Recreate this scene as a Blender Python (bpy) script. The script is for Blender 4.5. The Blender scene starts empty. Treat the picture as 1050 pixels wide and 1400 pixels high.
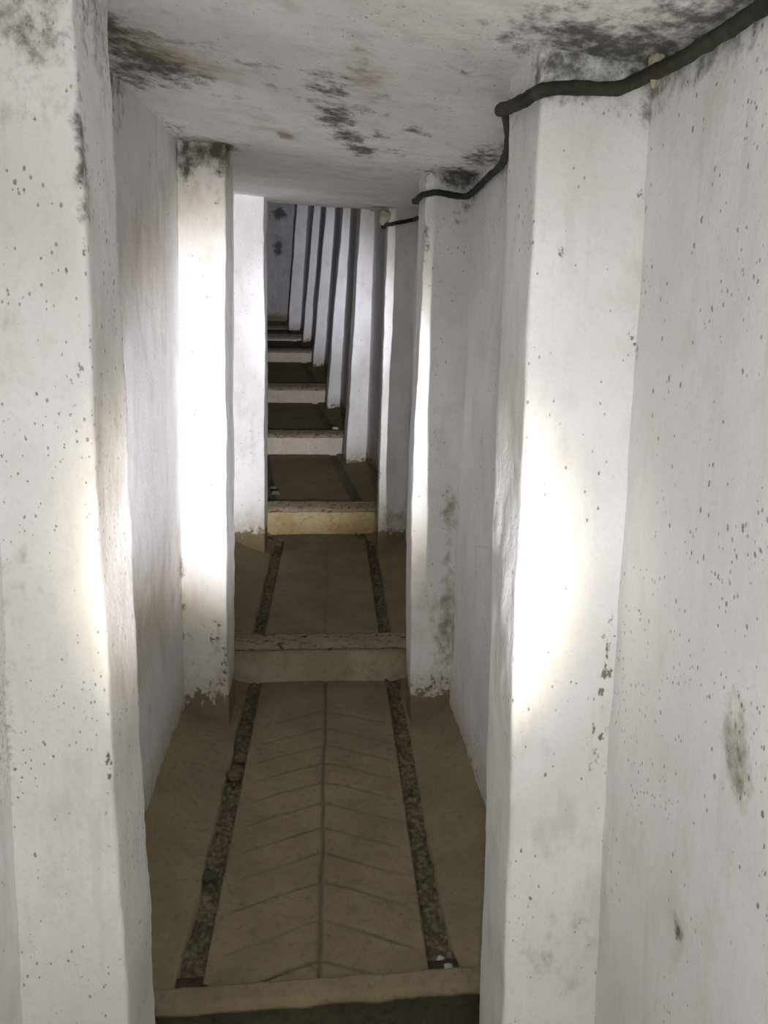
import bpy, bmesh, math, random
import numpy as np
from mathutils import Vector, noise

random.seed(7)
SC = bpy.context.scene
COL = SC.collection

# ------------------------------------------------------------------ camera
EYE = Vector((0.0, 0.0, 1.68))
PITCH, YAW, ROLL = 8.5, 3.8, 0.5
cam_data = bpy.data.cameras.new('camera')
cam_data.sensor_fit = 'VERTICAL'
cam_data.sensor_height = 36.0
cam_data.lens = 27.0
cam_data.clip_start = 0.02
cam = bpy.data.objects.new('camera', cam_data)
COL.objects.link(cam)
p_, y_, r_ = (math.radians(a) for a in (PITCH, YAW, ROLL))
fwd = Vector((math.sin(y_) * math.cos(p_), math.cos(y_) * math.cos(p_), -math.sin(p_)))
rt = Vector((math.cos(y_), -math.sin(y_), 0))
up = rt.cross(fwd)
rt2 = rt * math.cos(r_) + up * math.sin(r_)
up2 = up * math.cos(r_) - rt * math.sin(r_)
from mathutils import Matrix
cam.matrix_world = Matrix(((rt2.x, up2.x, -fwd.x, EYE.x), (rt2.y, up2.y, -fwd.y, EYE.y),
                           (rt2.z, up2.z, -fwd.z, EYE.z), (0, 0, 0, 1)))
SC.camera = cam

# ------------------------------------------------------------------ light
world = bpy.data.worlds.new('world')
SC.world = world
world.use_nodes = True
bg = world.node_tree.nodes['Background']
bg.inputs['Color'].default_value = (1.0, 0.985, 0.955, 1)     # ambient fill, added through the open rear end
bg.inputs['Strength'].default_value = 1.6


def spot(name, loc, target, power, color, half_deg, blend, radius):
    d = bpy.data.lights.new(name, 'SPOT')
    d.energy = power
    d.color = color
    d.spot_size = math.radians(2 * half_deg)
    d.spot_blend = blend
    d.shadow_soft_size = radius
    o = bpy.data.objects.new(name, d)
    COL.objects.link(o)
    o.location = loc
    o.rotation_euler = (Vector(target) - Vector(loc)).to_track_quat('-Z', 'Y').to_euler()
    return o


TORCH = (0.315, -0.5, 1.03)
AIM = Vector((-0.150, 1.0, 0.140))
spot('torch_beam', TORCH, Vector(TORCH) + AIM, 1050, (0.90, 0.90, 1.0), 13.8, 0.75, 0.008)
spot('torch_rim', TORCH, Vector(TORCH) + AIM, 165, (1.0, 0.82, 0.50), 15.6, 0.5, 0.008)
spot('far_pillar_fill', (0.315, -0.5, 1.06), (-0.75, 15.2, 4.05), 1650, (0.83, 0.81, 1.0), 6.2, 1.0, 0.008)  # extra narrow spot, added to brighten the far pillars
spot('torch_fill', (0.315, -0.5, 1.04), Vector((0.315, -0.5, 1.04)) + Vector((-0.120, 1.0, 0.205)), 66, (0.97, 0.95, 1.0), 20.5, 0.85, 0.012)  # fill spot added at the torch, aimed up to lift the ceiling
fl = bpy.data.lights.new('phone_flash', 'SPOT')
fl.energy = 21
fl.color = (1.0, 0.98, 0.96)
fl.spot_size = math.radians(150)
fl.spot_blend = 0.8
fl.shadow_soft_size = 0.004
flo = bpy.data.objects.new('phone_flash', fl)
COL.objects.link(flo)
flo.location = (0.035, -0.01, 1.66)
flo.rotation_euler = (math.radians(90), 0, 0)

SC.cycles.max_bounces = 10
SC.cycles.diffuse_bounces = 8
SC.view_settings.view_transform = 'Standard'
SC.view_settings.look = 'None'
SC.view_settings.gamma = 1.0
SC.view_settings.use_curve_mapping = False
SC.view_settings.exposure = -0.12


# ------------------------------------------------------------------ materials
class NT:
    def __init__(self, name):
        self.m = bpy.data.materials.new(name)
        self.m.use_nodes = True
        self.t = self.m.node_tree
        self.b = self.t.nodes['Principled BSDF']
        self.pos = self.t.nodes.new('ShaderNodeNewGeometry').outputs['Position']

    def n(self, kind, **kw):
        nd = self.t.nodes.new(kind)
        for k, v in kw.items():
            setattr(nd, k, v)
        return nd

    def link(self, a, b):
        self.t.links.new(a, b)

    def val(self, sock, v):
        if isinstance(v, (int, float)):
            sock.default_value = v
        elif isinstance(v, (tuple, list)):
            sock.default_value = tuple(v) + ((1,) if len(v) == 3 and len(sock.default_value) == 4 else ())
        else:
            self.link(v, sock)

    def scaled(self, s):
        nd = self.n('ShaderNodeVectorMath', operation='MULTIPLY')
        self.link(self.pos, nd.inputs[0])
        nd.inputs[1].default_value = s
        return nd.outputs[0]

    def noise(self, s, scale=1.0, detail=4, rough=0.55, dist=0.0):
        nd = self.n('ShaderNodeTexNoise')
        self.link(self.scaled(s if isinstance(s, tuple) else (s, s, s)), nd.inputs['Vector'])
        nd.inputs['Scale'].default_value = scale
        nd.inputs['Detail'].default_value = detail
        nd.inputs['Roughness'].default_value = rough
        nd.inputs['Distortion'].default_value = dist
        return nd.outputs['Fac']

    def math(self, op, a, b=0.0, c=0.0, clamp=False):
        nd = self.n('ShaderNodeMath', operation=op, use_clamp=clamp)
        for i, v in enumerate((a, b, c)):
            self.val(nd.inputs[i], v)
        return nd.outputs[0]

    def ramp(self, v, a, b, lo=0.0, hi=1.0):
        nd = self.n('ShaderNodeMapRange', interpolation_type='SMOOTHSTEP')
        self.val(nd.inputs['Value'], v)
        nd.inputs['From Min'].default_value = a
        nd.inputs['From Max'].default_value = b
        nd.inputs['To Min'].default_value = lo
        nd.inputs['To Max'].default_value = hi
        return nd.outputs['Result']

    def mix(self, f, a, b):
        nd = self.n('ShaderNodeMix', data_type='RGBA')
        self.val(nd.inputs[0], f)
        self.val(nd.inputs[6], a)
        self.val(nd.inputs[7], b)
        return nd.outputs[2]

    def attr(self, name):
        nd = self.n('ShaderNodeAttribute', attribute_name=name)
        return nd.outputs['Fac']

    def bump(self, h, strength, dist, prev=None):
        nd = self.n('ShaderNodeBump')
        nd.inputs['Strength'].default_value = strength
        nd.inputs['Distance'].default_value = dist
        self.link(h, nd.inputs['Height'])
        if prev is not None:
            self.link(prev, nd.inputs['Normal'])
        return nd.outputs['Normal']

    def voro(self, s, scale=1.0):
        nd = self.n('ShaderNodeTexVoronoi')
        self.link(self.scaled(s), nd.inputs['Vector'])
        nd.inputs['Scale'].default_value = scale
        return nd.outputs['Distance'], nd.outputs['Color']


def whitewash(name, base_a, base_b, stain_scale, bump=.3):
    t = NT(name)
    big = t.noise(1.9, detail=4)
    mid = t.noise((9, 9, 5), detail=4, rough=0.65)
    col = t.mix(t.ramp(big, 0.35, 0.65), base_a, base_b)
    col = t.mix(t.ramp(mid, 0.47, 0.72, 0, 0.50), col, (0.63, 0.62, 0.585))
    # vertical brush and drip streaks
    streak = t.noise((26, 26, 2.2), detail=2)
    col = t.mix(t.ramp(streak, 0.56, 0.75, 0, 0.22), col, (0.58, 0.57, 0.55))
    grain = t.noise(90, detail=4, rough=0.7)
    col = t.mix(t.ramp(grain, 0.50, 0.72, 0, 0.25), col, (0.55, 0.545, 0.525))
    # warm tint: yellowish stains, and the torch beam's rim painted in
    w = t.math('ADD', t.attr('warm'), t.math('MULTIPLY', t.math('SUBTRACT', mid, 0.5), 0.9))
    w = t.math('MULTIPLY', t.ramp(w, 0.25, 0.95, 0, 0.75), t.ramp(t.attr('warm'), 0.02, 0.3))
    col = t.mix(w, col, (0.60, 0.48, 0.33))
    # pocks in the plaster
    clump = t.ramp(t.noise(4.5, detail=2), .38, .66, .25, 2.0)

    def pocks(s, keep, r0, r1, amount):
        d, c = t.voro(s)
        sep = t.n('ShaderNodeSeparateColor')
        t.link(c, sep.inputs[0])
        thr = t.math('SUBTRACT', 1.0, t.math('MULTIPLY', t.math('MULTIPLY', t.attr('speck'), clump), keep))
        on = t.math('GREATER_THAN', sep.outputs[0], thr)
        rad = t.math('MULTIPLY_ADD', sep.outputs[1], r1 - r0, r0)
        d2 = t.math('ADD', d, t.math('MULTIPLY', t.math('SUBTRACT', grain, 0.5), 0.55))
        inside = t.ramp(t.math('SUBTRACT', rad, d2), -0.03, 0.06)
        return t.math('MULTIPLY', t.math('MULTIPLY', inside, on), amount)
    pk = t.math('MAXIMUM', pocks((46, 46, 30), 0.30, 0.05, 0.17, 0.75), pocks((95, 95, 62), 0.34, 0.08, 0.26, 0.6))
    col = t.mix(pk, col, (0.16, 0.155, 0.13))
    # chips
    ch = t.math('ADD', t.attr('chip'), t.math('MULTIPLY', t.math('SUBTRACT', t.noise((55, 55, 40), detail=4, rough=0.6), 0.5), 2.4))
    ch = t.math('MULTIPLY', t.ramp(ch, 0.72, 0.95, 0, 0.9), t.ramp(t.attr('chip'), 0.05, 0.3))
    col = t.mix(ch, col, (0.17, 0.16, 0.12))
    # olive damp
    ol = t.math('ADD', t.attr('olive'), t.math('MULTIPLY', t.math('SUBTRACT', t.noise((24, 24, 18), detail=4, rough=0.65), 0.5), 1.5))
    ol = t.math('MULTIPLY', t.ramp(ol, 0.25, 0.95, 0, 0.85), t.ramp(t.attr('olive'), 0.03, 0.3))
    col = t.mix(ol, col, (0.24, 0.235, 0.14))
    # dark mould
    mo = t.math('ADD', t.attr('mould'), t.math('MULTIPLY', t.math('SUBTRACT', t.noise(stain_scale, detail=5, rough=0.68), 0.5), 2.2))
    mo = t.math('MULTIPLY', t.ramp(mo, 0.30, 1.05, 0, 0.92), t.ramp(t.attr('mould'), 0.03, 0.35))
    col = t.mix(mo, col, (0.085, 0.085, 0.07))
    # rust
    ru = t.math('ADD', t.attr('rust'), t.math('MULTIPLY', t.math('SUBTRACT', grain, 0.5), 1.2))
    ru = t.math('MULTIPLY', t.ramp(ru, 0.3, 0.9, 0, 0.8), t.ramp(t.attr('rust'), 0.03, 0.3))
    col = t.mix(ru, col, (0.26, 0.15, 0.085))
    # mud where the paint stops, ragged edge
    md = t.math('ADD', t.attr('mud'), t.math('MULTIPLY', t.math('SUBTRACT', t.noise(30, detail=4, rough=0.7), 0.5), 0.7))
    mdm = t.ramp(md, 0.47, 0.56)
    brown = t.mix(t.noise(18, detail=3), (0.185, 0.150, 0.092), (0.272, 0.222, 0.137))
    soft = t.math('MULTIPLY', t.ramp(md, 0.05, 0.55, 0, 0.45), t.ramp(t.attr('mud'), 0.02, 0.2))
    col = t.mix(soft, col, (0.40, 0.33, 0.21))
    col = t.mix(mdm, col, brown)
    t.link(col, t.b.inputs['Base Color'])
    t.b.inputs['Roughness'].default_value = 0.82
    t.b.inputs['Specular IOR Level'].default_value = 0.25
    nrm = t.bump(t.noise((16, 16, 13), detail=4, rough=0.55), bump, 0.010)
    nrm = t.bump(grain, 0.4, 0.004, nrm)
    dent = t.math('MULTIPLY', t.math('MAXIMUM', pk, ch), -1.0)
    nrm = t.bump(dent, 0.7, 0.004, nrm)
    t.link(nrm, t.b.inputs['Normal'])
    return t.m


WALL = whitewash('whitewashed_plaster', (0.86, 0.86, 0.86), (0.76, 0.76, 0.76), (20, 20, 20))
PILLAR = whitewash('whitewashed_pillar', (0.87, 0.87, 0.86), (0.77, 0.765, 0.745), (26, 26, 26))
CEIL = whitewash('whitewashed_ceiling', (0.92, 0.915, 0.905), (0.83, 0.82, 0.805), (26, 16, 26), .55)
ENDWALL = whitewash('dimmed_end_wall', (0.42, 0.42, 0.43), (0.36, 0.36, 0.37), (9, 9, 9))  # wall colour darkened to stand for the little light reaching the far end


def earthy(name, a, b, dark, rough=0.92, bump=0.6, groove=True, holes=False, pebbles=False):
    t = NT(name)
    col = t.mix(t.ramp(t.noise(5, detail=6), 0.35, 0.65), a, b)
    col = t.mix(t.ramp(t.noise(38, detail=5, rough=0.7), 0.47, 0.75, 0, 0.7), col, dark)
    fine = t.noise(150, detail=3)
    col = t.mix(t.ramp(fine, 0.6, 0.75, 0, 0.25), col, tuple(min(1, 1.7 * c) for c in a))
    if groove:
        col = t.mix(t.math('MULTIPLY', t.attr('groove'), 0.75), col, tuple(0.55 * c for c in dark))
    if pebbles:
        d, c = t.voro((62, 62, 62))
        sep = t.n('ShaderNodeSeparateColor')
        t.link(c, sep.inputs[0])
        col = t.mix(t.ramp(sep.outputs[0], .35, .75, 0, .45), col, tuple(.5 * q for q in dark))
        col = t.mix(t.ramp(sep.outputs[1], .80, .9, 0, .3), col, (.30, .265, .19))
        col = t.mix(t.ramp(d, .45, .75, 0, .5), col, tuple(.4 * q for q in dark))
    if holes:
        h = t.ramp(t.noise((24, 40, 40), detail=5, rough=0.65), 0.56, 0.63)
        col = t.mix(t.math('MULTIPLY', h, 0.85), col, (0.035, 0.022, 0.015))
        pl = t.ramp(t.noise((31, 30, 50), detail=4), 0.60, 0.68)
        col = t.mix(t.math('MULTIPLY', pl, 0.5), col, (0.45, 0.38, 0.30))
    t.link(col, t.b.inputs['Base Color'])
    t.b.inputs['Roughness'].default_value = rough
    t.b.inputs['Specular IOR Level'].default_value = 0.2
    nrm = t.bump(t.noise(30, detail=5, rough=0.65), bump, 0.01)
    nrm = t.bump(fine, 0.3, 0.003, nrm)
    t.link(nrm, t.b.inputs['Normal'])
    return t.m


TREAD = earthy('dusty_brown_concrete', (0.29, 0.240, 0.150), (0.235, 0.193, 0.120), (0.145, 0.119, 0.073))
LEDGE = earthy('muddy_ledge', (0.285, 0.236, 0.146), (0.238, 0.197, 0.121), (0.155, 0.128, 0.08))
KERB = earthy('worn_kerb', (0.29, 0.23, 0.165), (0.35, 0.29, 0.22), (0.13, 0.09, 0.06), holes=True)
CHAN = earthy('wet_channel', (0.16, 0.135, 0.09), (0.12, 0.105, 0.07), (0.06, 0.053, 0.038), rough=0.7, bump=0.9)
GRAV = earthy('channel_gravel', (0.25, 0.208, 0.132), (0.165, 0.148, 0.097), (0.085, 0.073, 0.05), rough=0.75, bump=0.9, pebbles=True)
DARKRISER = earthy('dark_riser', (0.085, 0.075, 0.048), (0.06, 0.055, 0.036), (0.025, 0.022, 0.016))  # lowest riser, coloured much darker than the others
RISER = earthy('stained_painted_riser', (0.47, 0.43, 0.31), (0.38, 0.32, 0.20), (0.26, 0.20, 0.12), bump=0.4)
RISERYELLOW = earthy('yellow_stained_riser', (0.58, 0.50, 0.30), (0.50, 0.39, 0.20), (0.28, 0.19, 0.10), bump=0.4)
RISERPALE = earthy('pale_painted_riser', (0.62, 0.56, 0.49), (0.58, 0.50, 0.42), (0.34, 0.28, 0.22), bump=0.4)
STONE = earthy('grey_stone', (0.22, 0.21, 0.17), (0.15, 0.145, 0.12), (0.08, 0.075, 0.06))
STONED = earthy('dark_stone', (0.09, 0.085, 0.065), (0.06, 0.058, 0.045), (0.03, 0.03, 0.025))
STONEP = earthy('pale_plaster_chip', (0.55, 0.52, 0.46), (0.48, 0.45, 0.38), (0.3, 0.27, 0.22))
STONER = earthy('red_brown_stone', (0.20, 0.14, 0.095), (0.15, 0.105, 0.07), (0.07, 0.05, 0.035))
CABLE = earthy('black_mossy_cable', (0.045, 0.047, 0.03), (0.022, 0.024, 0.02), (0.08, 0.08, 0.055), rough=0.7, bump=0.35, groove=False)
CLIP = earthy('lime_crusted_clip', (0.52, 0.48, 0.36), (0.42, 0.38, 0.25), (0.2, 0.18, 0.1))


# ------------------------------------------------------------------ the shape of the passage
def lerp_tab(tab, y):
    if y <= tab[0][0]:
        return tab[0][1:]
    for a, b in zip(tab, tab[1:]):
        if y <= b[0]:
            f = (y - a[0]) / (b[0] - a[0])
            return tuple(p + (q - p) * f for p, q in zip(a[1:], b[1:]))
    return tab[-1][1:]


BEND, YEND, YSTART = 5.75, 16.6, -1.3
# y, x, reference height, lean (dx per metre of height)
RWT = [(-1.3, .625, 1.0, .0), (1.53, .597, 1.0, .006), (3.45, .567, 1.0, .022), (5.4, .516, 1.0, .024),
       (5.75, .500, 1.0, .028), (7.36, .312, 1.14, .034), (9.32, .080, 1.6, .055), (11.28, -.124, 2.15, .070),
       (13.24, -.373, 2.58, .078), (15.2, -.628, 3.03, .070), (16.7, -.83, 3.3, .07)]
LWT = [(-1.3, -.655, 1.0, .015), (1.53, -.662, 1.0, .015), (3.45, -.682, 1.0, .02), (5.75, -.70, 1.0, .02), (7.36, -.885, 1.14, .034),
       (9.32, -1.11, 1.6, .055), (11.28, -1.32, 2.15, .07), (13.24, -1.57, 2.58, .078), (15.2, -1.82, 3.03, .07), (16.7, -2.02, 3.3, .07)]


def rwall(y, z):
    x, z0, s = lerp_tab(RWT, y)
    return x + s * (z - z0)


def lwall(y, z):
    x, z0, s = lerp_tab(LWT, y)
    return x + s * (z - z0)


def ceil_z(x, y):
    yy = min(y, BEND)
    zl = 2.615 + .133 * (yy - 2.49)
    zr = 2.515 + .165 * (yy - 2.83)
    xl, xr = lwall(yy, 2.6), rwall(yy, 2.6)
    xs = x
    if y > BEND:
        xs = x + (y - BEND) * 0.122
    z = zl + (zr - zl) * (xs - xl) / (xr - xl)
    if y > BEND:
        z += .27 * (y - BEND)
    return z


# y of kerb face, top front, top back, z of foot of the riser
STEPS = [(1.945, .012, .026, -.19), (3.90, .395, .425, .185), (5.87, .830, .875, .624), (7.80, 1.297, 1.345, 1.10),
         (9.80, 1.785, 1.850, 1.600), (11.75, 2.350, 2.400, 2.185), (13.70, 2.690, 2.765, 2.632), (15.60, 2.998, 3.07, 2.95)]
KD = [.05, .09, .10, .12, .12, .12, .12, .12]


def floor_z(y):
    if y < STEPS[0][0]:
        return -.36 + (y / STEPS[0][0]) * .17
    for i, s in enumerate(STEPS):
        y1, z1 = (STEPS[i + 1][0], STEPS[i + 1][3]) if i + 1 < len(STEPS) else (YEND, 3.24)
        if y <= y1:
            ya, za = s[0] + KD[i], s[2] - .022
            return za + (y - ya) / (y1 - ya) * (z1 - za) if y > ya else s[2]
    return 3.24


def nz(p, s, seed=0.0):
    return noise.noise(Vector((p[0] * s + seed, p[1] * s + 3.7 * seed, p[2] * s - seed)))


def fbm(p, s, seed=0.0):
    return nz(p, s, seed) + .5 * nz(p, 2.1 * s, seed + 5) + .25 * nz(p, 4.3 * s, seed + 9)


# ------------------------------------------------------------------ stains and painted beam rim (world position, radii, strength)
def ST(*a):
    return a


MOULD = [  # ceiling
    ST(-.03, 2.05, 2.47, .07, .05, .1, .7), ST(-.01, 2.2, 2.49, .07, .09, .1, .8), ST(.01, 2.55, 2.54, .06, .20, .1, 1.0), ST(.055, 2.86, 2.58, .06, .15, .1, 1.0),
    ST(.11, 3.12, 2.62, .06, .14, .1, 1.05), ST(.03, 2.4, 2.52, .14, .08, .1, .6), ST(.16, 2.74, 2.55, .035, .11, .1, .75),
    ST(.265, 2.575, 2.51, .06, .08, .1, .6), ST(.25, 3.05, 2.58, .06, .12, .1, .55), ST(.19, 2.03, 2.44, .06, .05, .1, .4),
    ST(-.50, 2.30, 2.56, .14, .20, .12, .95), ST(-.55, 2.15, 2.55, .10, .2, .12, .75), ST(-.60, 2.42, 2.59, .07, .16, .12, 1.05), ST(-.52, 1.95, 2.52, .07, .10, .1, 1.0), ST(-.45, 2.2, 2.55, .18, .16, .1, .45),
    ST(-.36, 2.0, 2.51, .10, .05, .1, .5), ST(-.20, 2.09, 2.50, .07, .04, .1, .5), ST(-.16, 2.29, 2.52, .06, .05, .1, .6), ST(-.33, 2.5, 2.57, .08, .05, .1, .4),
    ST(.30, 1.80, 2.39, .06, .06, .1, .5), ST(.31, 2.2, 2.45, .05, .06, .1, .45), ST(.13, 2.35, 2.48, .2, .05, .1, .25),
    ST(.56, 1.48, 2.30, .14, .10, .06, 1.0), ST(.46, 1.46, 2.31, .16, .14, .07, 1.0), ST(.56, 1.40, 2.29, .12, .16, .08, .9), ST(.48, 1.25, 2.28, .15, .15, .1, .45), ST(.53, 1.25, 2.26, .06, .12, .1, .9), ST(.58, 1.1, 2.23, .04, .3, .06, .9),
    ST(.53, 2.86, 2.53, .07, .35, .06, .9), ST(.545, 3.35, 2.62, .10, .2, .05, 1.2), ST(.57, 3.40, 2.52, .04, .08, .05, .9), ST(.46, 3.45, 2.63, .14, .09, .04, .7), ST(.40, 1.35, 2.28, .12, .05, .1, .5),
    ST(-.57, 3.55, 2.745, .12, .12, .03, .9), ST(-.47, 3.5, 2.74, .06, .14, .04, 1.0), ST(-.5, 3.45, 2.69, .14, .06, .035, 1.0), ST(-.62, 3.45, 2.66, .04, .05, .09, 1.0),
    ST(-.47, 3.45, 2.63, .03, .05, .05, .8),
    ST(-.60, 3.15, 2.70, .05, .2, .04, .6), ST(.33, 5.4, 2.93, .1, .1, .05, .7),
    # left pillar by the camera, its top and corner
    ST(-.60, 1.53, 2.36, .30, .05, .14, .42), ST(-.47, 1.62, 2.40, .05, .2, .14, .5),
    ST(-.56, 1.53, 2.34, .12, .06, .10, .5), ST(-.465, 1.53, 2.12, .012, .05, .12, .85), ST(-.60, 1.53, 2.2, .08, .05, .08, .3),
    # right wall and corners
    ST(.6, 1.06, 1.165, .05, .025, .05, .62), ST(.605, 3.56, 2.53, .08, .1, .05, .7), ST(.60, 1.5, 2.26, .03, .06, .05, .8),
    ST(.60, 1.19, .765, .05, .012, .022, 1.1),
    ST(.40, 3.45, 2.38, .02, .04, .07, .8), ST(.55, 3.45, 2.45, .04, .04, .06, .55), ST(.56, 3.45, .54, .014, .05, .10, .7), ST(.53, 3.45, 1.15, .025, .05, .05, .35),
    ST(-.695, 3.45, .90, .02, .06, .05, .8), ST(-.69, 3.45, .75, .02, .06, .1, .5),
    # end wall
    ST(-1.12, 16.6, 5.40, .14, .1, .13, 1.3), ST(-1.14, 16.6, 4.72, .09, .1, .20, 1.2), ST(-1.2, 16.6, 3.35, .5, .1, .08, .7),
]
OLIVE = [
    ST(-.58, 1.53, 2.33, .25, .08, .17, .42), ST(-.6, 1.53, 1.75, .3, .05, .5, .2), ST(-.62, 1.53, 1.25, .12, .05, .3, .25),
    ST(-.44, 2.15, 2.55, .18, .16, .1, .55), ST(.07, 1.95, 2.44, .07, .22, .1, .5), ST(.12, 2.2, 2.47, .08, .1, .1, .5), ST(-.54, 3.45, 2.69, .12, .16, .06, .85), ST(-.46, 3.5, 2.70, .05, .2, .1, .8),
    ST(.6, 1.065, 1.18, .05, .035, .06, 1.05), ST(.6, 1.045, 1.12, .05, .028, .04, 1.0),
    ST(.53, 3.45, .62, .07, .06, .28, .7), ST(.575, 3.62, .7, .05, .15, .35, .65), ST(.53, 3.45, 1.17, .035, .05, .10, .8), ST(.525, 3.45, .93, .025, .05, .12, .55),
    ST(.345, 5.4, 2.92, .06, .1, .05, .8), ST(.44, 5.4, .84, .14, .1, .10, .5), ST(-.52, 2.1, 2.54, .16, .22, .1, .8), ST(.54, 1.45, 2.25, .1, .1, .05, .4),
    ST(-.57, 3.45, .50, .15, .06, .2, .3), ST(-.5, 3.45, 2.48, .05, .05, .2, .3), ST(.6, 1.0, .6, .05, .35, .16, .25), ST(.5, 1.53, .45, .15, .05, .15, .3),
]
RUST = [ST(-.176, 3.02, 2.633, .035, .09, .1, 1.0), ST(-.21, 2.75, 2.6, .04, .16, .1, .45), ST(-.69, 3.42, .93, .02, .07, .08, .7), ST(-.5, 3.8, 2.77, .12, .2, .05, .4),
        ST(-.67, 1.53, 1.05, .025, .1, .25, .5), ST(-.60, 3.46, 2.16, .06, .05, .09, .35)]
WARM = [ST(-.42, 2.2, 2.55, .16, .2, .1, .8), ST(.08, 2.0, 2.44, .08, .3, .1, .6), ST(-.2, 2.9, 2.62, .15, .3, .1, .45), ST(-.66, 2.9, 2.15, .1, .5, .35, .55), ST(-.66, 2.9, .85, .1, .8, .35, .6), ST(-.55, 3.45, 2.4, .16, .1, .22, .5), ST(-.55, 3.45, .5, .2, .08, .25, .45), ST(-.64, 3.45, .8, .06, .08, .3, .5),  # includes the beam's warm rim, painted on left wall and second left pillar
        ST(-.45, 1.6, 1.5, .03, .2, .6, .45), ST(.45, 1.53, .62, .2, .05, .3, .28), ST(.43, 3.45, .6, .2, .08, .3, .4), ST(.5, 1.53, 1.0, .2, .05, .3, .2),
        ST(-.6, 1.53, .9, .3, .05, .8, .18), ST(.6, 1.1, .7, .1, .4, .25, .2), ST(.6, 1.3, 1.4, .1, .12, .9, .2), ST(-.4, 5.4, .75, .2, .1, .14, .5), ST(.44, 5.4, .8, .2, .1, .15, .4),
        ST(-.65, 3.2, 2.5, .05, .4, .2, .4)]
CHIP = [ST(.6, 1.055, 1.15, .05, .03, .06, .55), ST(.58, 1.53, 1.13, .016, .04, .13, .9), ST(.57, 1.53, .97, .03, .04, .11, .68), ST(.59, 1.53, .72, .012, .04, .05, .6), ST(.60, 1.53, 2.06, .014, .04, .03, .8), ST(.595, 1.53, 1.79, .016, .04, .05, .75),
        ST(.44, 1.53, 1.965, .016, .04, .03, .7), ST(-.53, 3.45, .655, .05, .05, .05, .65), ST(-.565, 3.45, .575, .07, .05, .05, .75), ST(-.50, 3.45, .47, .03, .05, .12, .75), ST(-.53, 3.45, .36, .08, .05, .04, .75),
        ST(-.48, 3.45, 2.49, .04, .05, .05, .6), ST(-.68, 3.45, .60, .03, .05, .06, .6), ST(.5, 3.45, .36, .12, .05, .05, .7), ST(-.50, 1.53, 1.70, .03, .04, .12, .55), ST(-.465, 1.53, 1.98, .012, .04, .10, .7),
        ST(-.47, 1.53, .85, .012, .04, .4, .6), ST(-.51, 1.53, .42, .09, .04, .12, .45), ST(-.47, 1.53, 1.45, .01, .04, .5, .45), ST(.38, 1.53, .8, .012, .04, .6, .45), ST(-.61, 1.53, .72, .03, .04, .05, .55),
        ST(-.475, 3.45, 1.2, .02, .05, .7, .5), ST(.385, 3.45, 2.3, .02, .05, .25, .6), ST(.36, 3.45, .7, .02, .05, .4, .5), ST(-.48, 5.4, 1.0, .2, .08, .5, .4), ST(.32, 5.4, 1.1, .03, .08, .7, .55),
        ST(.35, 5.4, 2.3, .03, .08, .4, .5), ST(.6, 1.1, .95, .05, .1, .06, .45), ST(.6, .95, 1.0, .05, .1, .3, .3), ST(.57, 3.45, 2.3, .04, .05, .3, .4), ST(.08, 7.36, 1.3, .3, .1, .2, .5)]


def layer(P, stains):
    out = np.zeros(len(P), dtype=np.float32)
    for x, y, z, rx, ry, rz, s in stains:
        q = ((P[:, 0] - x) / rx) ** 2 + ((P[:, 1] - y) / ry) ** 2 + ((P[:, 2] - z) / rz) ** 2
        out = np.maximum(out, s * np.exp(-0.7 * q))
    return out


def set_attr(me, name, arr):
    a = me.attributes.new(name, 'FLOAT', 'POINT')
    a.data.foreach_set('value', np.asarray(arr, dtype=np.float32))


def coords(me):
    P = np.empty(len(me.vertices) * 3, dtype=np.float64)
    me.vertices.foreach_get('co', P)
    return P.reshape(-1, 3)


def paint(me, speck, offset=(0, 0, 0), mud_top=0.0, mud_soft=.22):
    """own stains of the plaster, and the beam rim painted into warm; mud_top: height above the walked floor where the whitewash stops"""
    P = coords(me) + np.array(offset)
    set_attr(me, 'mould', layer(P, MOULD))
    set_attr(me, 'olive', layer(P, OLIVE))
    set_attr(me, 'rust', layer(P, RUST))
    set_attr(me, 'warm', layer(P, WARM))
    set_attr(me, 'chip', layer(P, CHIP))
    set_attr(me, 'speck', np.full(len(P), speck))
    ys = np.linspace(-1.4, 16.8, 900)
    fz = np.interp(P[:, 1], ys, [floor_z(v) for v in ys])
    h = P[:, 2] - fz
    set_attr(me, 'mud', np.clip(.5 - (h - mud_top) / (2 * mud_soft), 0, 1) if mud_top > -5 else np.zeros(len(P)))


def link(name, me, mat, parent=None, kind=None, loc=None, smooth=True):
    me.materials.append(mat)
    if smooth:
        me.polygons.foreach_set('use_smooth', [True] * len(me.polygons))
    o = bpy.data.objects.new(name, me)
    COL.objects.link(o)
    if parent is not None:
        o.parent = parent
    if kind:
        o['kind'] = kind
    if loc is not None:
        o.location = loc
    return o


def tag(o, label, cat, group=None):
    o['label'] = label
    o['category'] = cat
    if group:
        o['group'] = group
    return o


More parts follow.
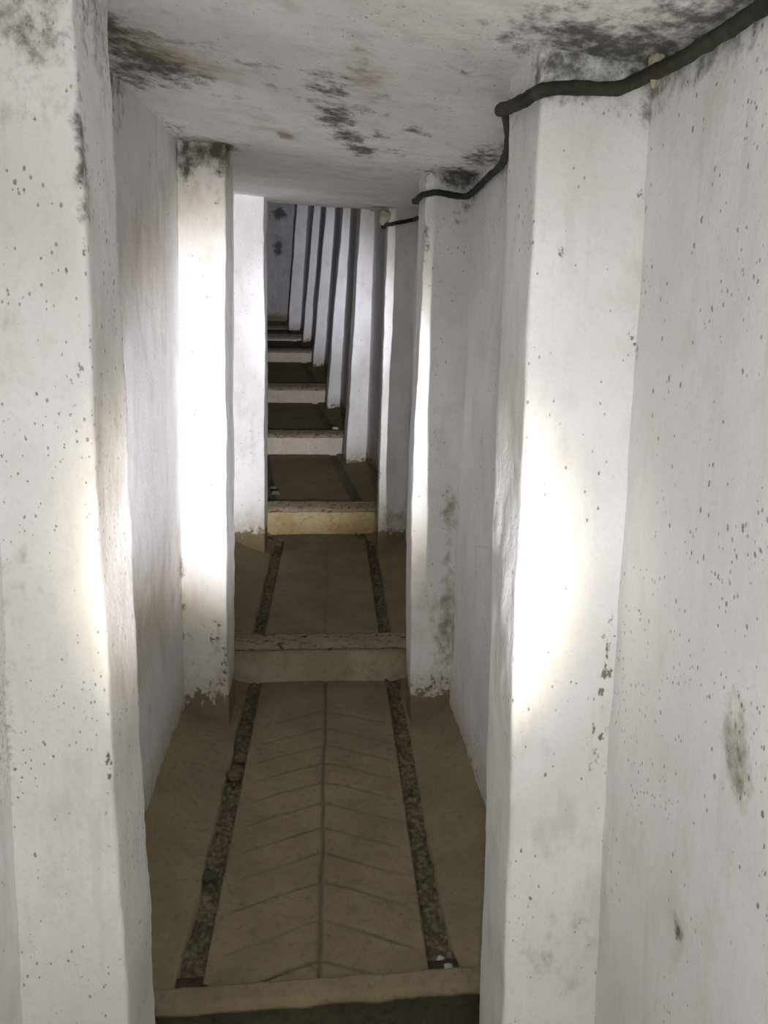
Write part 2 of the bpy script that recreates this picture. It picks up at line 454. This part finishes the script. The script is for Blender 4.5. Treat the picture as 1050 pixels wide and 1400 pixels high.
def grid_mesh(name, nu, nv, f, thick=None):
    """nu x nv surface from f(i, j) -> point; thick: offset vector function for a closed back"""
    V = [f(i, j) for j in range(nv) for i in range(nu)]
    F = [(j * nu + i, j * nu + i + 1, (j + 1) * nu + i + 1, (j + 1) * nu + i) for j in range(nv - 1) for i in range(nu - 1)]
    if thick is not None:
        rim = [i for i in range(nu)] + [j * nu + nu - 1 for j in range(1, nv)] + \
              [(nv - 1) * nu + i for i in range(nu - 2, -1, -1)] + [j * nu for j in range(nv - 2, 0, -1)]
        b0 = len(V)
        V += [tuple(a + b for a, b in zip(V[k], thick(V[k]))) for k in rim]
        n = len(rim)
        for k in range(n):
            F.append((rim[k], b0 + k, b0 + (k + 1) % n, rim[(k + 1) % n]))
        at = {v: b0 + k for k, v in enumerate(rim)}
        for i in range(nu - 1 if nu > nv else 0):     # the hidden back, in bars across the longer way
            a, b, c, d = (at[i], at[i + 1], at[(nv - 1) * nu + i + 1], at[(nv - 1) * nu + i])
            F.append((a, d, c, b))
        for j in range(nv - 1 if nu <= nv else 0):
            a, b, c, d = (at[j * nu], at[j * nu + nu - 1], at[(j + 1) * nu + nu - 1], at[(j + 1) * nu])
            F.append((a, d, c, b))
    me = bpy.data.meshes.new(name)
    me.from_pydata([tuple(v) for v in V], [], F)
    me.update()
    return me


def ylist(y0, y1, near, far):
    ys, y = [y0], y0
    while y < y1:
        y += near if y < 6 else far
        ys.append(min(y, y1))
    return ys


# ------------------------------------------------------------------ the setting
def make_wall(name, fx, sign, speck):
    ys = ylist(YSTART, YEND + .05, .035, .16)
    nvz = 68

    def f(i, j):
        y = ys[i]
        zb = floor_z(y) - .12
        xt = fx(y, 2.5)
        zt = ceil_z(xt, y) + .03
        z = zb + (zt - zb) * j / (nvz - 1)
        x = fx(y, z)
        p = (x, y, z)
        x += .010 * fbm(p, 1.6, 2 + sign) + .0025 * nz(p, 14, 4)
        return (x, y, z)
    me = grid_mesh(name, len(ys), nvz, f, thick=lambda p: (sign * .18, 0, 0))
    paint(me, speck, mud_top=.10, mud_soft=.26)
    return link(name, me, WALL, kind='structure')


make_wall('wall_left', lwall, -1, .5)
make_wall('wall_right', rwall, 1, .95)

ys_c = sorted(set(ylist(YSTART, BEND, .03, .03) + ylist(BEND, YEND + .05, .16, .16)))


def f_ceil(i, j):
    y = ys_c[j]
    a, b = lwall(y, 2.6 + max(0, y - BEND) * .27) - .10, rwall(y, 2.6 + max(0, y - BEND) * .27) + .10
    x = a + (b - a) * i / 47
    z = ceil_z(x, y)
    p = (x, y, z)
    return (x, y, z + .012 * fbm(p, 1.8, 11) + .003 * nz(p, 13, 3))


me = grid_mesh('ceiling', 48, len(ys_c), f_ceil, thick=lambda p: (0, 0, .2))
paint(me, .3, mud_top=-9)
v = np.empty(len(me.vertices), dtype=np.float32)
me.attributes['mould'].data.foreach_get('value', v)
me.attributes['mould'].data.foreach_set('value', np.maximum(v, .19))
link('ceiling', me, CEIL, kind='structure')

me = grid_mesh('wall_back', 30, 40, lambda i, j: (-2.25 + 1.75 * i / 29, YEND + .01 * fbm((i * .06, j * .07, 0), 2, 4), 2.9 + 3.1 * j / 39),
               thick=lambda p: (0, .2, 0))
paint(me, .3, mud_top=.12)
link('wall_back', me, ENDWALL, kind='structure')


def f_floor(i, j):
    y = YSTART + (1.95 - YSTART) * j / 70
    x = -.70 + 1.36 * i / 30
    p = (x, y, 0)
    return (x, y, floor_z(min(y, 1.92)) + .008 * fbm(p, 5, 1))


me = grid_mesh('floor', 31, 71, f_floor, thick=lambda p: (0, 0, -.15))
link('floor', me, TREAD, kind='structure')


# ------------------------------------------------------------------ pillars
def make_pillar(side, y0, depth, xtab, label, near, skew=0.0, speck=.5, mud=.17):
    """side +1 right wall, -1 left wall; xtab: (z, x of the inner face); rounded, slightly lumpy corners"""
    fx = rwall if side > 0 else lwall
    zb = floor_z(y0 + depth * .4) - .06
    xin = lerp_tab(xtab, (zb + 2) / 1)[0]
    zt = max(ceil_z(xin, y0), ceil_z(xin, y0 + depth)) + .05
    res = .016 if near else .04
    nz_ = max(24, int((zt - zb) / (.022 if near else .06)))
    rad = .010
    nf = max(6, int(.25 / res))
    rings = []
    for j in range(nz_ + 1):
        z = zb + (zt - zb) * j / nz_
        xi = lerp_tab(xtab, z)[0]
        xw = fx(y0 + depth / 2, z) + side * .05
        # path: wall-near corner, along the front, corner, along the inner side, corner, back to the wall
        path = []
        nd = max(6, int(depth / res))
        for k in range(nf):
            path.append((xw + (xi + side * rad - xw) * k / nf, y0))
        for k in range(5):
            a = math.pi / 2 * k / 4
            path.append((xi + side * rad * (1 - math.sin(a)), y0 + rad * (1 - math.cos(a))))
        for k in range(1, nd):
            path.append((xi, y0 + rad + (depth - 2 * rad) * k / nd))
        for k in range(5):
            a = math.pi / 2 * k / 4
            path.append((xi + side * rad * (1 - math.cos(a)), y0 + depth - rad + rad * math.sin(a)))
        for k in range(1, nf + 1):
            path.append((xi + side * rad + (xw - xi - side * rad) * k / nf, y0 + depth))
        ring = []
        for (x, y) in path:
            x -= skew * (y - y0)
            y += skew * (x - xi)
            p = (x, y, z)
            amp = 1.0 if near else 1.5
            d1 = .006 * fbm(p, 2.2, y0) * amp
            d2 = .0036 * fbm(p, 9, y0 + 3) + .0014 * nz(p, 45, y0)
            ring.append((x + d1 + d2 * .8, y + .006 * fbm(p, 2.6, y0 + 7) + d2, z))
        rings.append(ring)
    n = len(rings[0])
    V = [v for r in rings for v in r]
    cx, cy = (xin + side * .1), y0 + depth / 2
    base = Vector((cx, cy, zb))
    V = [(v[0] - cx, v[1] - cy, v[2] - zb) for v in V]
    F = []
    for j in range(nz_):
        for k in range(n):
            k2 = (k + 1) % n
            q = (j * n + k, j * n + k2, (j + 1) * n + k2, (j + 1) * n + k)
            F.append(q if side > 0 else q[::-1])
    for j, flip in ((0, side > 0), (nz_, side < 0)):   # end caps as fans
        ring = V[j * n:(j + 1) * n]
        V.append(tuple(sum(v[a] for v in ring) / n for a in range(3)))
        for k in range(n):
            q = (j * n + k, j * n + (k + 1) % n, len(V) - 1)
            F.append(q[::-1] if flip else q)
    me = bpy.data.meshes.new('pillar')
    me.from_pydata(V, [], F)
    me.update()
    paint(me, speck, offset=base, mud_top=mud, mud_soft=.20)
    o = link('pillar', me, PILLAR, loc=base)
    tag(o, label, 'pillar', 'whitewashed pillars along the passage')
    o['kind'] = 'thing'
    return o


make_pillar(1, 1.53, .26, [(.3, .383), (.9, .379), (1.3, .375), (1.6, .383), (2.2, .388)],
            'big whitewashed pillar on the right nearest the camera, black cable bent across its top', True, speck=.35)
make_pillar(-1, 1.53, .235, [(.3, -.451), (1.0, -.455), (1.6, -.459), (2.2, -.463)],
            'big pitted pillar filling the left edge, nearest the camera', True, speck=.95)
make_pillar(1, 3.45, .25, [(.36, .362), (1.2, .357), (1.83, .378), (2.46, .396)],
            'second pillar on the right, bright strip down its inner edge, cable across its top', True, speck=.3)
make_pillar(-1, 3.45, .25, [(.36, -.490), (1.17, -.480), (1.9, -.470), (2.61, -.452)],
            'brightly torchlit pillar on the left with green mould on top and chipped foot', True, speck=.3)
make_pillar(1, 5.4, .25, [(.77, .318), (1.9, .340), (2.8, .365)],
            'third pillar on the right, mostly shaded, end of the cable at its top', True, speck=.25)
make_pillar(-1, 5.4, .25, [(.66, -.488), (1.9, -.470), (2.94, -.462)],
            'bluish white pillar on the left, farthest on that side, just before the dark stair', True, speck=.35)
make_pillar(1, 7.36, .26, [(1.14, .119), (2.5, .203), (3.36, .252)],
            'widest of the five leaning pillars far up the stair, fourth on the right', False, .115, .2, .05)
make_pillar(1, 9.32, .26, [(1.6, -.072), (2.72, .016), (3.84, .112)],
            'fifth pillar on the right, second of the leaning pillars far up the stair', False, .115, .2, .05)
make_pillar(1, 11.28, .26, [(2.16, -.289), (2.94, -.226), (4.32, -.092)],
            'sixth pillar on the right, middle of the five leaning pillars far up the stair', False, .115, .2, .05)
make_pillar(1, 13.24, .26, [(2.58, -.512), (3.155, -.460), (4.8, -.309)],
            'seventh pillar on the right, thin and next to last before the dark end wall', False, .115, .2, .05)
make_pillar(1, 15.2, .26, [(3.03, -.850), (3.37, -.830), (5.28, -.673)],
            'last pillar on the right, standing beside the dark end wall', False, .115, .2, .05)


# ------------------------------------------------------------------ steps
def cx_at(y):
    if y <= BEND:
        return -.042
    return (rwall(y, floor_z(y) + .3) + lwall(y, floor_z(y) + .3)) / 2


def strip(name, xa, xb, ya, yb, zf, mat, parent, base, nx, ny, depth=.12, rough=.004, seed=0.0, kind=None, groove=None, label=None):
    """closed slab between y -> xa(y) and y -> xb(y), height zf(x, y)"""
    def f(i, j):
        y = ya + (yb - ya) * j / (ny - 1)
        a, b = xa(y), xb(y)
        x = a + (b - a) * i / (nx - 1)
        z = zf(x, y)
        p = (x, y, z)
        return (x - base.x, y - base.y, z + rough * fbm(p, 9, seed) - base.z)
    me = grid_mesh(name, nx, ny, f, thick=lambda p: (0, 0, -depth))
    if groove is not None:
        P = coords(me)
        set_attr(me, 'groove', [groove(q[0] + base.x, q[1] + base.y) for q in P])
    o = link(name, me, mat, parent, kind)
    if label:
        o['label'] = label
    return o


CHEV_Y = [3.588, 3.425, 3.275, 3.136, 2.994, 2.851, 2.698, 2.558, 2.413, 2.241, 2.083]
CHEV2_Y = [4.25 + .16 * k for k in range(10)]


def groove_fn(i):
    if i > 1:
        return None
    chev = CHEV_Y if i == 0 else CHEV2_Y
    st = 1.0 if i == 0 else .35

    def g(x, y):
        c = cx_at(y)
        u = x - c
        wob = .006 * nz((x, y, 0), 7, 2)
        v = math.exp(-((u + wob) / .0062) ** 2)
        if abs(u) < .285:
            for k, cy in enumerate(chev):
                d = y - (cy - .40 * abs(u) - .12 * u * u) + wob
                s = .75 + .5 * nz((u * 5, cy, 0), 1.0, k)
                fade = 1 - .35 * (abs(u) / .28)
                v = max(v, s * fade * math.exp(-(d / .0056) ** 2))
        return min(1.0, v * st)
    return g


STEP_LABELS = [
    'lowest broad step, nearest the camera, herringbone grooves cut in its brown tread',
    'second step up, with a smooth dusty tread and a pocked kerb between the pillars',
    'third step up, behind the yellow stained riser, before the passage bends',
    'fourth step up, dark tread with a pale stone on its kerb',
    'fifth step up, pinkish white riser in the dark stair',
    'sixth step up, pale riser under a black line of shade',
    'seventh step up, low smudged riser near the far end',
    'topmost step, blackish, at the foot of the dark end wall']

for i, (yk, zf_, zb_, foot) in enumerate(STEPS):
    yn = STEPS[i + 1][0] if i + 1 < len(STEPS) else YEND
    zn = STEPS[i + 1][3] if i + 1 < len(STEPS) else 3.24
    ykb = yk + KD[i]
    xc = cx_at(yk)
    base = Vector((xc, yk, foot))
    root = bpy.data.objects.new('stair_step', None)
    COL.objects.link(root)
    root.location = base
    root['kind'] = 'thing'
    tag(root, STEP_LABELS[i], 'step', 'steps of the stair passage')
    near = i < 2
    L = lambda y: lwall(y, floor_z(y) + .1) - .012
    Rr = lambda y: rwall(y, floor_z(y) + .1) + .012
    skewk = (lambda x: (x - xc) * .045) if i == 0 else (lambda x: 0.0)

    # riser: upright face, its foot curling out a little
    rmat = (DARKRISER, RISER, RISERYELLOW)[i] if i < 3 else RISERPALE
    nr = 60 if near else 24

    def f_riser(a, b, yk=yk, foot=foot, zf_=zf_, i=i):
        x = L(yk) + (Rr(yk) - L(yk)) * a / (nr - 1)
        t = b / 11
        z = foot - .03 + (zf_ - .008 - foot + .03) * t
        y = yk + .012 + .006 * fbm((x, yk, z), 6, i) - .02 * max(0, .25 - t) + skewk(x)
        return (x - base.x, y - base.y, z - base.z)
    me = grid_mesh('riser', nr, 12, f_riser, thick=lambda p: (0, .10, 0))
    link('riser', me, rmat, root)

    # kerb: worn edge strip along the top of the riser
    nk = 110 if near else 40

    def f_kerb(a, b, yk=yk, ykb=ykb, zf_=zf_, zb_=zb_, i=i):
        x = L(yk) + (Rr(yk) - L(yk)) * a / (nk - 1)
        y = yk - .006 + (ykb - yk + .006) * b / 9
        t = b / 9
        z = zf_ + (zb_ - zf_) * t - .012 * max(0, 1 - 5 * t) - (.005 if b == 0 else 0)
        p = (x, y, z)
        wear = -.010 * max(0, nz(p, 11, i + .5)) * (1 if b < 5 else .4)
        return (x - base.x, y + .005 * nz(p, 8, i) + skewk(x) - base.y, z + wear + .003 * fbm(p, 20, i) - base.z)
    me = grid_mesh('kerb', nk, 10, f_kerb, thick=lambda p: (0, 0, -.012))
    link('kerb', me, KERB if i else TREAD, root)

    za = zb_ - .022

    def plane(y, za=za, ykb=ykb, yn=yn, zn=zn):
        return za + (y - ykb) / (yn - ykb) * (zn - za)
    # layout across: ledge | channel | tread | channel | ledge
    cl = (lambda y: cx_at(y) - .372) if i == 0 else (lambda y: cx_at(y) - .365)
    cr = (lambda y: cx_at(y) + .357) if i == 0 else (lambda y: cx_at(y) + .325)
    hw = .036
    cd = .045 if i < 2 else .014
    g = groove_fn(i)
    ya_ = ykb - (.012 if i == 0 else .032)
    ye = yn + .05
    nyt = 300 if i == 0 else (160 if i == 1 else 40)
    nxt = 90 if i == 0 else (60 if i == 1 else 20)
    zt = (lambda x, y: plane(y) - .009 * g(x, y) + .004 * (1 - min(1, abs(x - cx_at(y)) / .3))) if g else (lambda x, y: plane(y))
    strip('tread', lambda y: cl(y) + hw, lambda y: cr(y) - hw, ya_, ye, zt, TREAD, root, base, nxt, nyt, rough=.0025, seed=i, groove=g)
    for s, c in ((-1, cl), (1, cr)):
        wid = lambda y, s=s, i=i: hw + (.03 * max(0, 1 - (y - 1.99) / .14) if (i == 0 and s > 0) else 0) + .012 * nz((y, s, i), 4, s) + .006 * nz((y, s, i), 15, s)
        yc_ = ya_ - (.018 if i == 0 and s < 0 else 0)
        ch = strip('drain_channel', lambda y: c(y) - hw - .03, lambda y: c(y) + hw + .03, yc_, ye, lambda x, y: plane(y) - cd, CHAN, root, base,
                   14, 120 if near else 20, depth=.06, rough=.006, seed=s + i)
        gz = lambda x, y, c=c, s=s, i=i: plane(y) - .030 * cd / .045 + .03 * max(0, 1 - (yn - y) / .22) * (cd > .02) + (.014 if i < 2 else .004) * nz((x, y, 0), 38, s + i) + (.010 if i < 2 else .003) * nz((x, y, 0), 17, s) - ((.02 if i < 2 else .0) * max(0, nz((0, y, s), 3, i)))
        strip('gravel', lambda y: c(y) - hw - .01, lambda y: c(y) + hw + .01, yc_ + .002, ye, gz, GRAV, ch, base, 22, 260 if near else 40, depth=.02,
              rough=.004, seed=s + 2 * i, kind='stuff').matrix_parent_inverse = Matrix.Identity(4)
        # ledge: banked mud between channel and wall
        wallx = L if s < 0 else Rr
        edge = (lambda y, c=c, s=s, w=wid: c(y) + s * w(y))

        def lz(x, y, edge=edge, wallx=wallx, s=s, i=i):
            t = (x - edge(y)) / (wallx(y) - edge(y))
            t = min(1, max(0, t))
            return plane(y) + .004 + (.11 if i < 2 else .03) * t ** 1.6
        if s < 0:
            strip('side_ledge', wallx, edge, ya_, ye, lz, LEDGE, root, base, 26, 130 if near else 24, depth=.14, rough=.006, seed=i + 4)
        else:
            strip('side_ledge', edge, wallx, ya_, ye, lz, LEDGE, root, base, 26, 130 if near else 24, depth=.14, rough=.006, seed=i + 8)


# ------------------------------------------------------------------ cable
def tube(name, pts, r, mat, parent=None, sub=10, seg=14, wob=.0026):
    P = [Vector(p) for p in pts]
    path = []
    for k in range(len(P) - 1):
        p0, p1, p2, p3 = P[max(0, k - 1)], P[k], P[k + 1], P[min(len(P) - 1, k + 2)]
        for s in range(sub):
            t = s / sub
            path.append(.5 * ((2 * p1) + (p2 - p0) * t + (2 * p0 - 5 * p1 + 4 * p2 - p3) * t * t + (3 * p1 - p0 - 3 * p2 + p3) * t ** 3))
    path.append(P[-1])
    V, F = [], []
    n0 = None
    for k, p in enumerate(path):
        tg = (path[min(k + 1, len(path) - 1)] - path[max(0, k - 1)]).normalized()
        if n0 is None:
            n0 = tg.orthogonal().normalized()
        n0 = (n0 - tg * n0.dot(tg)).normalized()
        b = tg.cross(n0)
        for s in range(seg):
            a = 2 * math.pi * s / seg
            q = p + (n0 * math.cos(a) + b * math.sin(a)) * r
            q += (q - p).normalized() * wob * fbm(q, 40, 3)
            V.append(tuple(q))
    for k in range(len(path) - 1):
        for s in range(seg):
            s2 = (s + 1) % seg
            F.append((k * seg + s, k * seg + s2, (k + 1) * seg + s2, (k + 1) * seg + s))
    F.append(tuple(range(seg - 1, -1, -1)))
    F.append(tuple((len(path) - 1) * seg + s for s in range(seg)))
    me = bpy.data.meshes.new(name)
    me.from_pydata(V, [], F)
    me.update()
    return link(name, me, mat, parent)


cable = tube('cable', [
    (.60, .2, 2.03), (.598, .75, 2.155), (.594, 1.0, 2.200), (.588, 1.20, 2.226), (.582, 1.34, 2.243), (.575, 1.45, 2.262), (.565, 1.502, 2.268), (.535, 1.513, 2.258),
    (.467, 1.512, 2.255), (.405, 1.512, 2.253), (.376, 1.516, 2.243), (.362, 1.540, 2.240), (.360, 1.65, 2.268), (.366, 1.775, 2.305), (.388, 1.832, 2.325),
    (.480, 2.2, 2.385), (.568, 2.70, 2.462), (.580, 3.0, 2.500), (.582, 3.25, 2.522), (.574, 3.39, 2.530), (.545, 3.43, 2.535), (.45, 3.432, 2.548),
    (.395, 3.432, 2.540), (.374, 3.45, 2.535), (.372, 3.58, 2.550), (.376, 3.72, 2.580), (.42, 3.82, 2.600), (.51, 4.2, 2.660), (.54, 4.8, 2.760),
    (.541, 5.25, 2.840), (.53, 5.365, 2.858), (.45, 5.382, 2.845), (.385, 5.380, 2.830), (.352, 5.40, 2.825), (.347, 5.52, 2.84), (.349, 5.66, 2.87)], 0.0128, CABLE)
tag(cable, 'thick black cable run under the ceiling along the right wall and over the pillars', 'cable')


def blob(name, loc, r, mat, parent=None, seed=0, sub=3, amp=.35, rot=0.0):
    bm = bmesh.new()
    bmesh.ops.create_icosphere(bm, subdivisions=sub, radius=1.0)
    for v in bm.verts:
        d = 1 + amp * fbm(v.co, 1.3, seed)
        q = Vector((v.co.x * r[0], v.co.y * r[1], v.co.z * r[2])) * d
        v.co = q
    me = bpy.data.meshes.new(name)
    bm.to_mesh(me)
    bm.free()
    o = link(name, me, mat, parent, loc=loc)
    o.rotation_euler = (0, 0, rot)
    return o


c1 = blob('clip', (.582, 1.455, 2.270), (.013, .017, .032), CLIP, cable, seed=3)
c1['label'] = 'lime crusted clip on the cable in the corner beside the first right pillar'
c2 = blob('clip', (.345, 5.39, 2.875), (.035, .022, .05), CLIP, cable, seed=5)
c2['label'] = 'yellowish lump of plaster over the cable end'

# ------------------------------------------------------------------ loose stones
def fz1(y):
    ya, za = STEPS[0][0] + KD[0], STEPS[0][2] - .022
    return za + (y - ya) / (3.9 - ya) * (.185 - za)


for k, (x, y, r, m) in enumerate([(.306, 2.030, .017, STONE), (.338, 2.045, .020, STONEP), (.366, 2.025, .018, STONE), (.322, 2.085, .014, STONEP),
                                  (.352, 2.095, .016, STONE), (.328, 2.125, .012, STONE)]):
    o = blob('stone', (x, y, fz1(y) - .022 + r * .55), (r, r * .8, r * .62), m, seed=k + 20, sub=2, rot=k * 1.1)
    tag(o, 'small loose stone in the rubble heap at the lower end of the right channel', 'stone', 'rubble at the lower end of the right channel')
for k, (x, y, r, m, lab) in enumerate([
        (-.428, 2.466, .026, STONED, 'dark grey stone lying in the left channel halfway along the lowest step'),
        (-.419, 3.06, .030, STONER, 'larger red brown stone in the upper part of the left channel'),
        (-.405, 3.19, .022, STONER, 'smaller red brown stone in the left channel, behind the larger one'),
        (.309, 2.93, .016, STONED, 'small blackish stone beside the right channel below the second step')]):
    o = blob('stone', (x, y, fz1(y) - .016 + r * .4), (r, r * 1.1, r * .6), m, seed=k + 40, sub=3, rot=k)
    tag(o, lab, 'stone')


def floor_top(y):
    return floor_z(y)


o = blob('stone', (.02, 8.02, floor_z(8.02) + .016), (.036, .03, .022), STONEP, seed=61, sub=3)
tag(o, 'pale stone lying behind the kerb of the fourth step', 'stone')
o = blob('plaster_chip', (-.50, 6.42, floor_z(6.42) + .012), (.03, .05, .016), STONE, seed=62, sub=3, rot=.5)
tag(o, 'larger grey plaster chip beside the left pillar on the third step', 'plaster chip')
o = blob('plaster_chip', (-.47, 6.25, floor_z(6.25) + .012), (.03, .04, .018), STONE, seed=63, sub=3, rot=1.2)
tag(o, 'small grey plaster chip in front of the larger one on the third step', 'plaster chip')
